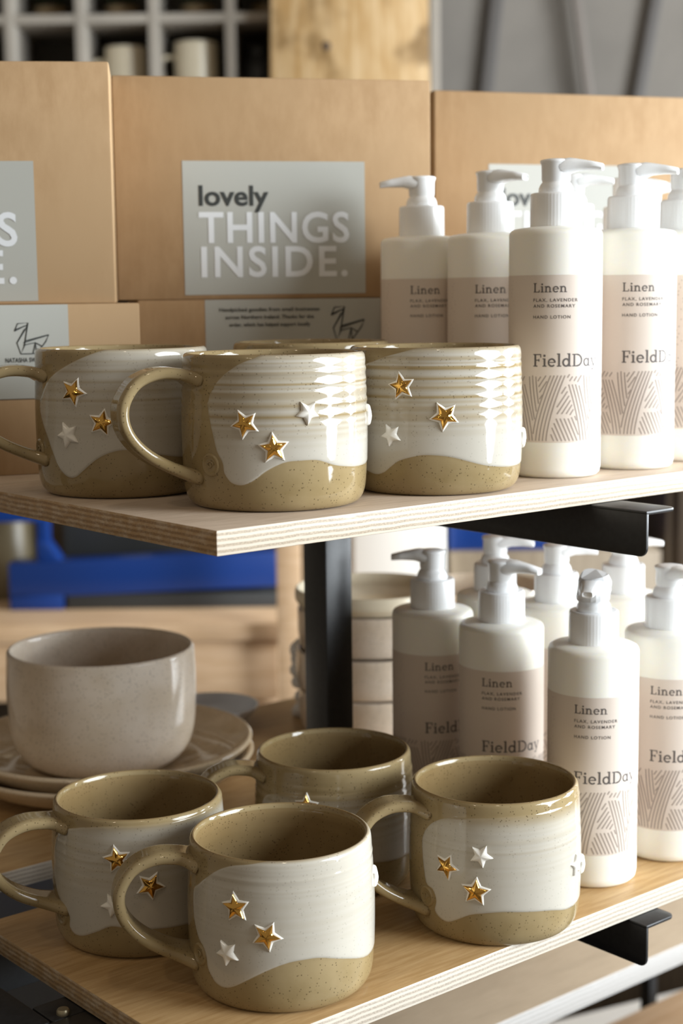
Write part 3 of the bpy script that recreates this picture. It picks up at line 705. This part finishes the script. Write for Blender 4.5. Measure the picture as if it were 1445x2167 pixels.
# ------------------------------------------------------------------ cardboard boxes
def box_thing(name, loc, rz, w, h, d, label, tilt=0.0):
    """front face looks along local -y, its lower left corner is the origin"""
    root = tag(empty(name, loc), label, 'box'); root.rotation_euler = (0, R_(tilt), R_(rz))
    m = MB().box(0, w, 0, d, 0, h); m.build('carton', M['card'], root, 0.0012)
    return root
def flat_on(items, name, mat, parent, x0, z0, off):
    m = MB()
    for v, f in items: m.add([(x0 + p[0], -off, z0 + p[1]) for p in v], f)
    return link(name, pmesh(name, m.v, m.f), parent, [mat], False)
def paper(parent, x0, x1, z0, z1, mat, wrap_top=False, h=0):
    v = [(x0, -.0003, z0), (x1, -.0003, z0), (x1, -.0003, z1), (x0, -.0003, z1)]; f = [(0, 1, 2, 3)]
    return link('label', pmesh('label', v, f), parent, [mat], False)
def lovely(lab, x0, z0, s=1.0):
    """lettering of the big labels; label 121 x 88 mm"""
    flat_on([fit_text('lovely', .0105 * s, .0585 * s, .0465 * s, .0125 * s, bold=.022)], 'lettering', M['black_ink'], lab, x0, z0, .0006)
    flat_on([fit_text('THINGS', .0100 * s, .0345 * s, .1015 * s, .0190 * s, spacing=1.08, bold=.02), fit_text('INSIDE.', .0112 * s, .0120 * s, .0990 * s, .0190 * s, spacing=1.14, bold=.02)], 'lettering', M['white_ink'], lab, x0, z0, .0006)
SWAN = [[(.0, .74), (.10, .98), (.40, 1.0), (.27, .25), (.16, .0), (.06, .36), (.36, .86), (.40, 1.0)], [(.0, .74), (.30, .90)], [(.0, .74), (.06, .80), (.36, .92)], [(.06, .36), (.30, .80)], [(.27, .25), (.40, 1.0)],
        [(.25, .36), (1.0, .60), (.90, .38), (.62, .0), (.16, .0)], [(.25, .28), (.60, .36), (.62, .0)], [(.60, .36), (.52, .02)], [(.30, .42), (.98, .60)], [(.62, .34), (.78, .24)]]
def swan(x, z, w, h, lw): return [stroke([(x + p[0] * w, z + p[1] * h) for p in L], lw) for L in SWAN]
# upper left stack, middle stack, right stack: two flat boxes under one tall box each
def stack_box(loc, rz, w, h, d, label): return box_thing('gift_box', loc, rz, w, h, d, label)
HA, HB = 0.0460, 0.0460
a3 = stack_box((-0.0767, 0.3167, ZU), -20, .209, HA, .085, 'flat kraft cardboard box at the very bottom of the left stack')
a2 = stack_box((-0.0767, 0.3167, ZU + HA), -20, .209, .0567, .085, 'flat kraft cardboard box with an origami bird on its pale label, left stack')
lab = paper(a2, .0398, .1647, .0003, .0564, M['grey_label'])
flat_on(swan(.1322, .0272, .0205, .0185, .0006), 'bird_drawing', M['black_ink'], lab, 0, 0, .0006)
flat_on([fit_text('NATASHA SWAN', .1262, .0222, .0225, .0026, spacing=1.05, bold=.012)], 'lettering', M['black_ink'], lab, 0, 0, .0006)
a1 = box_thing('gift_box', (0.1074 - .209 * math.cos(R_(33)), 0.2527 + .209 * math.sin(R_(33)), ZU + HA + .0567), -33, .209, .1440, .070, 'tall kraft cardboard box cut off by the left side of the picture')
lab = paper(a1, .0398, .1623, .0020, .0855, M['grey_label']); lovely(lab, .0398, .0010)
b3 = stack_box((0.1564, 0.3049, ZU), -28, .209, HB, .085, 'flat kraft cardboard box at the bottom of the middle stack, behind the mugs')
b2 = stack_box((0.1564, 0.3049, ZU + HB), -28, .209, .0582, .085, 'flat kraft cardboard box with three lines of small print, middle stack')
lab = paper(b2, .0445, .1645, .0003, .0579, M['grey_label'])
flat_on(swan(.1300, .0300, .0230, .0225, .0008), 'bird_drawing', M['black_ink'], lab, 0, 0, .0006)
flat_on([fit_text('Handpicked goodies from small businesses', .0540, .0500, .0680, .0024, bold=.012), fit_text('across Northern Ireland. Thanks for the', .0580, .0450, .0600, .0024, bold=.012), fit_text('order, which has helped support locally', .0605, .0400, .0550, .0024, bold=.012)], 'lettering', M['black_ink'], lab, 0, 0, .0006)
b1 = box_thing('gift_box', (0.1454, 0.3108, ZU + HB + .0582), -28, .2125, .1440, .085, 'tall kraft cardboard box with lovely THINGS INSIDE in full view, middle of the picture')
lab = paper(b1, .0441, .1666, .0030, .0902, M['grey_label']); lovely(lab, .0441, .0030)
c3 = stack_box((0.4177, 0.2965, ZU), -22, .2150, HB, .085, 'flat kraft cardboard box at the bottom of the right stack, behind the bottles')
c2 = stack_box((0.4177, 0.2965, ZU + HB), -22, .2150, .0600, .085, 'flat kraft cardboard box in the middle of the right stack, behind the bottles')
c1 = box_thing('gift_box', (0.4177, 0.2965, ZU + HB + .0600), -22, .2150, .1510, .085, 'tall kraft cardboard box behind the lotion bottles, on top of the right stack')
lab = paper(c1, 0.0440, .1690, .0060, .0975, M['grey_label']); lovely(lab, .0440, .0070, 1.02)
for o in (a1, a2, a3, b1, b2, b3, c1, c2, c3): o['group'] = 'kraft cardboard gift boxes'

# ------------------------------------------------------------------ bowl, plates and dishes at the back of the lower shelf
def dish(name, loc, prof, mat, label, cat, seg=120, group=None):
    v, f = lathe(prof, seg); me = pmesh(name, v, f)
    o = link(name, me, None, [mat], True, None); o.location = loc; return tag(o, label, cat, group)
PX, PY = 0.1640, 0.3760
def plate_prof(R):
    p = [(.050, 0), (.056, .0006), (.064, .0020), (R * .84, .0090), (R * .95, .0165), (R, .0222), (R - .0002, .0242), (R - .0018, .0250), (R - .0036, .0240), (R * .92, .0196), (R * .82, .0140), (.062, .0090), (.03, .0080)]
    return [(0, .0004)] + spline(p, 5) + [(0, .0080)]
dish('plate', (PX, PY, ZL), plate_prof(.1065), M['plate'], 'cream stoneware plate at the bottom, directly on the lower shelf', 'plate', group='stacked cream plates')
dish('plate', (PX + .002, PY + .001, ZL + .0092), plate_prof(.1045), M['plate'], 'cream stoneware plate lying on another plate, under the bowl', 'plate', group='stacked cream plates')
BRd = .0672; h = .0850
bp = spline([(.040, 0), (.047, .0012), (.0555, .0060), (.0620, .0150), (.0655, .0280), (.0668, .0450), (BRd, .0640), (.0664, h - .004), (.0658, h - .0012), (.0644, h), (.0630, h - .0012), (.0622, h - .006), (.0620, .060), (.0612, .030), (.0560, .014), (.042, .0075), (.02, .0062)], 7)
dish('bowl', (0.1600, 0.3720, ZL + .0176), [(0, .0005)] + bp + [(0, .0062)], M['bowl'], 'deep speckled oatmeal stoneware bowl standing on the plates', 'bowl')
dish('dish', (0.3120, 0.4560, ZL), [(0, 0)] + spline([(.022, 0), (.028, .002), (.036, .009), (.040, .0150), (.0392, .0160), (.0380, .0152), (.030, .006), (.015, .0035)], 5) + [(0, .0035)], plain('pale_blue_glaze', (0.62, 0.66, 0.74), .25), 'shallow pale blue dish behind the plates', 'dish')
def round_dish(R, h): return [(0, 0)] + spline([(R * .86, 0), (R * .93, .0012), (R * .97, .004), (R, h * .45), (R * .995, h - .0020), (R * .975, h), (R * .95, h - .0012)], 6) + [(R * .94, h * .4), (0, h * .38)]
DS = 'stacked round dishes behind the post'
sx, sy = 0.4050, 0.3600
hh = .0335
for i, lb in enumerate(('round beige dish at the bottom of the stack right of the post', 'second round beige dish from the bottom, right of the post', 'round beige dish below the top one, right of the post')):
    dish('round_dish', (sx + (.0015, -.001, .001)[i], sy, ZL + hh * i), round_dish(.0600, hh), M['bowl'], lb, 'dish', group=DS)
dish('round_dish', (sx, sy, ZL + hh * 3), round_dish(.0610, .0160), M['cup_cream'], 'pale shallow dish on top of the stack right of the post', 'dish', group=DS)
for i, lb in enumerate(('round beige dish at the bottom behind the lower bottles', 'middle round beige dish behind the lower bottles', 'topmost round beige dish behind the lower bottles')):
    dish('round_dish', (0.5350, 0.3650, ZL + hh * i), round_dish(.0560, hh), M['bowl'], lb, 'dish', group='stacked round dishes behind the bottles')
m = MB(); rn = random.Random(11)
for k in range(6):
    z = .006 + .0105 * k; cx, cy = rn.uniform(-.003, .003), rn.uniform(-.003, .003)
    pts = [((.016 + .002 * math.sin(3 * a)) * math.cos(a) + cx, (.016 + .002 * math.sin(3 * a)) * math.sin(a) + cy, z + .0025 * math.sin(a * 2 + k)) for a in [2 * math.pi * q / 24 for q in range(25)]]
    m.tube(pts, .0058, 8)
o = m.build('cord_coil', M['cotton'], None, 0, True, None); o.location = (0.3960, 0.4160, ZL); tag(o, 'coil of thick white cord half hidden behind the black post', 'cord')

# ------------------------------------------------------------------ the lower table and what stands beneath
t = tag(rthing('side_table', 0, 0), 'plywood side table under and behind the lower shelf', 'table')
t.location = (0.30, 0.210, 0); t.rotation_euler = (0, 0, 0)
o = MB().box(0, 0.95, 0, 0.62, -T_PLY * 1.5, 0).build('table_top', plywood('table_plywood', (0.46, 0.35, 0.24), (0.56, 0.44, 0.31), (0.52, 0.50, 0.48), (0.46, 0.43, 0.40), T_PLY * 1.5), t, .001); o.location = (0, 0, .600)
for lx, ly in ((.69, .330), (.03, .585), (.45, .585)): MB().box(lx - .007, lx + .007, ly - .007, ly + .007, 0, .582).build('leg', M['steel'], t, .001)
t = tag(empty('storage_box', room(0.36, 1.93), R_(-14)), 'cream storage box on the floor under the side table, near the bottom right corner', 'box')
MB().box(-.12, .45, 0, .09, 0, .158).build('box_body', M['cream_paint'], t, .003); MB().box(-.125, .455, -.005, .095, .158, .180).build('lid', M['cream_paint'], t, .003)
t = tag(rthing('dark_backing', 0.40, 2.28), 'dark brown crate added to stand for the shade behind the cream storage box', 'backing')  # added dark block, stands in for the shaded recess under the table
MB().box(-.10, .34, 0, .18, 0, .34).build('backing_body', M['dark_wood'], t, .003); MB().box(-.105, .345, -.005, .185, .34, .36).build('lid', M['dark_wood'], t, .003)
t = tag(empty('low_bench', (1.20, 0.34, 0)), 'low wooden bench of which a corner shows at the bottom right', 'bench')
MB().box(-.35, .35, -.15, .15, .328, .350).build('seat', M['bench_wood'], t, .002)
for lx in (-.25, .31):
    for ly in (-.12, .12): MB().box(lx - .02, lx + .02, ly - .02, ly + .02, 0, .328).build('leg', M['bench_wood'], t, .002)

# ------------------------------------------------------------------ far end of the room
t = tag(rthing('pigeonhole_shelf', 0, 3.2), 'aged white pigeonhole shelf on the back wall', 'shelf')
m = MB()
xs = [-.651 - .1475 * k for k in range(3, 0, -1)] + [-.651, -.5105, -.366, -.214, -.066, .062, .190]
for x in xs: m.box(x - .010, x + .010, 0, .22, 0.90, 2.20)
m.build('upright', M['cubby_white'], t, .001, True)['label'] = 'row of uprights of the pigeonholes'
m = MB()
zs = [1.696 - .155 * k for k in range(6)] + [1.696 + .155 * k for k in range(1, 4)]
for z in zs: m.box(xs[0] - .01, .20, .001, .22, z - .009, z + .009)
m.build('shelf_slat', M['cubby_white'], t, .001)
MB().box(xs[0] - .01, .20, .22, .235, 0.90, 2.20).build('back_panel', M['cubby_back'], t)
MB().box(xs[0] - .01, .20, .0, .235, 0.0, 0.90).build('plinth', M['dark_wood'], t)
def cup(x, y, z, R, h, mat, label, hd):
    r = tag(rthing('cup', x, y, z), label, 'cup', 'cups in the pigeonholes')
    p = [(0, 0)] + spline([(R * .8, 0), (R * .95, .004), (R, .02), (R, h - .002), (R - .002, h), (R - .004, h - .003), (R - .004, .02), (R * .7, .008)], 4) + [(0, .007)]
    MB().lathe(p, 40).build('body', mat, r, 0, True, None)
    pts = spline([(hd * (R - .003), 0, h * .78), (hd * (R + .022), 0, h * .76), (hd * (R + .028), 0, h * .5), (hd * (R + .016), 0, h * .28), (hd * (R - .003), 0, h * .22)], 5)
    MB().tube(pts, .005, 8).build('handle', mat, r, 0, True, None)
shz = 1.696 - .155 + .009
cup(-.432, 3.29, shz, .043, .098, M['cup_cream'], 'cream cup in the pigeonhole above the join of the boxes', -1)
cup(-.290, 3.29, shz, .044, .106, M['cup_cream'], 'cream cup in the pigeonhole left of the pine plank, handle to the left', -1)
o = dish('pot', room(-.575, 3.30, shz), [(0, 0)] + spline([(.035, 0), (.046, .012), (.052, .030), (.044, .052), (.036, .058), (.034, .055)], 4) + [(0, .03)], M['brown_pot'], 'low brown pot in the leftmost visible pigeonhole', 'pot')
o = dish('vase', room(-.165, 3.30, shz), [(0, 0)] + spline([(.028, 0), (.036, .02), (.034, .06), (.020, .085), (.022, .10), (.019, .10)], 4) + [(0, .05)], M['charcoal'], 'dark vase in the pigeonhole beside the pine plank', 'vase')
rn = random.Random(2)
for i, (x, lb) in enumerate(((-.585, 'leafy pot plant in the top row above the brown pot'), (-.440, 'leafy pot plant in the top row above the first cream cup'), (-.285, 'leafy pot plant in the top row above the second cream cup'), (-.140, 'leafy pot plant in the top row beside the pine plank'))):
    r = tag(rthing('pot_plant', x, 3.31, 1.705), lb, 'plant', 'pot plants in the top pigeonholes')
    MB().lathe([(0, 0), (.030, 0), (.036, .03), (.034, .03), (0, .026)], 24).build('pot', M['brown_pot'], r)
    m = MB()
    for k in range(70):
        a, e, L = rn.uniform(0, 6.28), rn.uniform(-.3, 1.3), rn.uniform(.02, .05); b = Vector((.012 * math.cos(a), .012 * math.sin(a), .028 + rn.uniform(0, .05)))
        d = Vector((math.cos(a) * math.cos(e), math.sin(a) * math.cos(e), math.sin(e))); s = Vector((-math.sin(a), math.cos(a), 0)) * L * .22
        m.add([b, b + d * L * .5 + s, b + d * L, b + d * L * .5 - s], [(0, 1, 2, 3)])
    f = m.build('foliage', M['foliage'], r); f['kind'] = 'stuff'

t = tag(rthing('pine_plank', 0.012, 3.130), 'broad knotty pine plank standing upright before the pigeonholes', 'plank')
m = MB().prism([(-.178, 0), (.186, 0), (.158, 2.05), (-.136, 2.05)], 0, .035, 'y'); m.build('board', M['pine'], t, .004)
k = MB().lathe([(0, .0016), (.006, .0016), (.0085, 0)], 20); k.v = [(p[0] - .036, -p[2], p[1] + 1.627) for p in k.v]; k.build('knot', M['knot'], t)
for i, (x, tilt, wd, lb) in enumerate(((0.318, .11, .030, 'left dark batten leaning against the grey back wall'), (0.520, -.14, .022, 'thin middle batten on the grey back wall'), (0.644, .17, .026, 'right dark batten leaning on the grey back wall'))):
    o = MB().box(-wd / 2, wd / 2, 0, .02, 0, 2.6).build('batten', M['batten'] if i != 1 else plain('brown_batten', (0.17, 0.145, 0.125), .6), None, .002)
    o.location = room(x * 3.62 / 3.4 - math.sin(tilt) * 1.66, (3.638, 3.612, 3.638)[i], 0.0); o.rotation_euler = (0, tilt, ROOM_ROT); tag(o, lb, 'batten', 'battens on the back wall')

# workbench with the blue machine
t = tag(rthing('workbench', -0.60, 2.47), 'pale wooden workbench in the blurred background on the left', 'workbench')
MB().box(-.9, .52, 0, .62, .600, .628).build('bench_top', M['bench_wood'], t, .002)
MB().box(-.88, .49, .012, .03, .500, .600).build('apron', M['bench_wood'], t, .002)
MB().box(-.88, .49, .05, .58, .06, .10).build('lower_shelf', M['dark_wood'], t, .002)
for lx in (-.86, .46): 
    for ly in (.05, .55): MB().box(lx - .03, lx + .03, ly - .02, ly + .03, 0, .600).build('leg', M['bench_wood'], t, .002)
o = MB().box(-.019, .019, 0, .035, 0, .98).build('timber_post', M['bench_wood'], None, .002); o.location = room(-.088, 2.42, 0); o.rotation_euler = (0, 0, ROOM_ROT); tag(o, 'pale upright timber beside the black steel post', 'timber')
t = tag(rthing('blue_press', -0.34, 2.60, .628), 'blue enamelled steel machine on the workbench', 'machine')
m = MB().prism([(-.226, .020), (.226, .036), (.226, .096), (-.226, .081)], 0, .05, 'y'); m.build('rail', M['blue'], t, .003)
MB().box(-.226, -.135, .0, .05, 0, .030).build('foot', M['blue'], t, .003)
MB().box(-.130, .226, .004, .05, 0, .026).build('tray', M['charcoal'], t, .002)
m = MB().box(-.178, -.158, .01, .04, .08, .26); m.prism([(-.178, .08), (-.135, .08), (-.158, .115), (-.178, .12)], .005, .045, 'y'); m.build('upright', M['blue'], t, .003)
MB().box(-.30, -.17, .00, .04, .150, .195).build('arm', M['blue'], t, .003)
MB().box(-.150, .226, .10, .24, 0, .235).build('housing', M['charcoal'], t, .004)
o = MB().box(.0, .055, .096, .10, .115, .135).build('plate', M['cream_paint'], t, .001); o.location = (-.055, 0, .0); o['label'] = 'small light plate on the housing'
o = MB().lathe([(0, 0), (.05, 0), (.055, .02), (.05, .14), (.04, .16), (0, .16)], 32).build('jar', plain('olive_jar', (0.16, .125, .07), .4)); o.location = room(-.60, 2.74, .628); tag(o, 'dull olive jar at the left side of the workbench', 'jar')

t = tag(rthing('cream_cabinet', 0.095, 2.62), 'cream cabinet brightly lit behind the stack of dishes', 'cabinet')
MB().box(-.085, .076, 0, .35, 0.0, 0.95).build('cabinet_body', M['cream_paint'], t, .004); MB().box(-.080, .071, -.015, .0, .03, .93).build('door', M['cream_paint'], t, .003)
t = tag(rthing('blue_cabinet', 0.21, 2.66), 'blue metal cabinet seen in the gap under the upper shelf', 'cabinet')
MB().box(-.030, .20, 0, .30, .712, 0.96).build('cabinet_body', M['blue'], t, .003); MB().box(-.030, .33, -.02, .32, 0, .712).build('wooden_base', M['dim_wood'], t, .003)
t = tag(rthing('dark_cupboard', 0.80, 2.80), 'dark brown cupboard behind the lower bottles on the right', 'cupboard')
MB().box(-.22, .60, 0, .40, 0.0, 1.08).build('cupboard_body', M['dark_wood'], t, .004); MB().box(-.20, .18, -.016, 0, .05, 1.04).build('door', M['dark_wood'], t, .003); MB().box(.19, .58, -.016, 0, .05, 1.04).build('door', M['dark_wood'], t, .003)
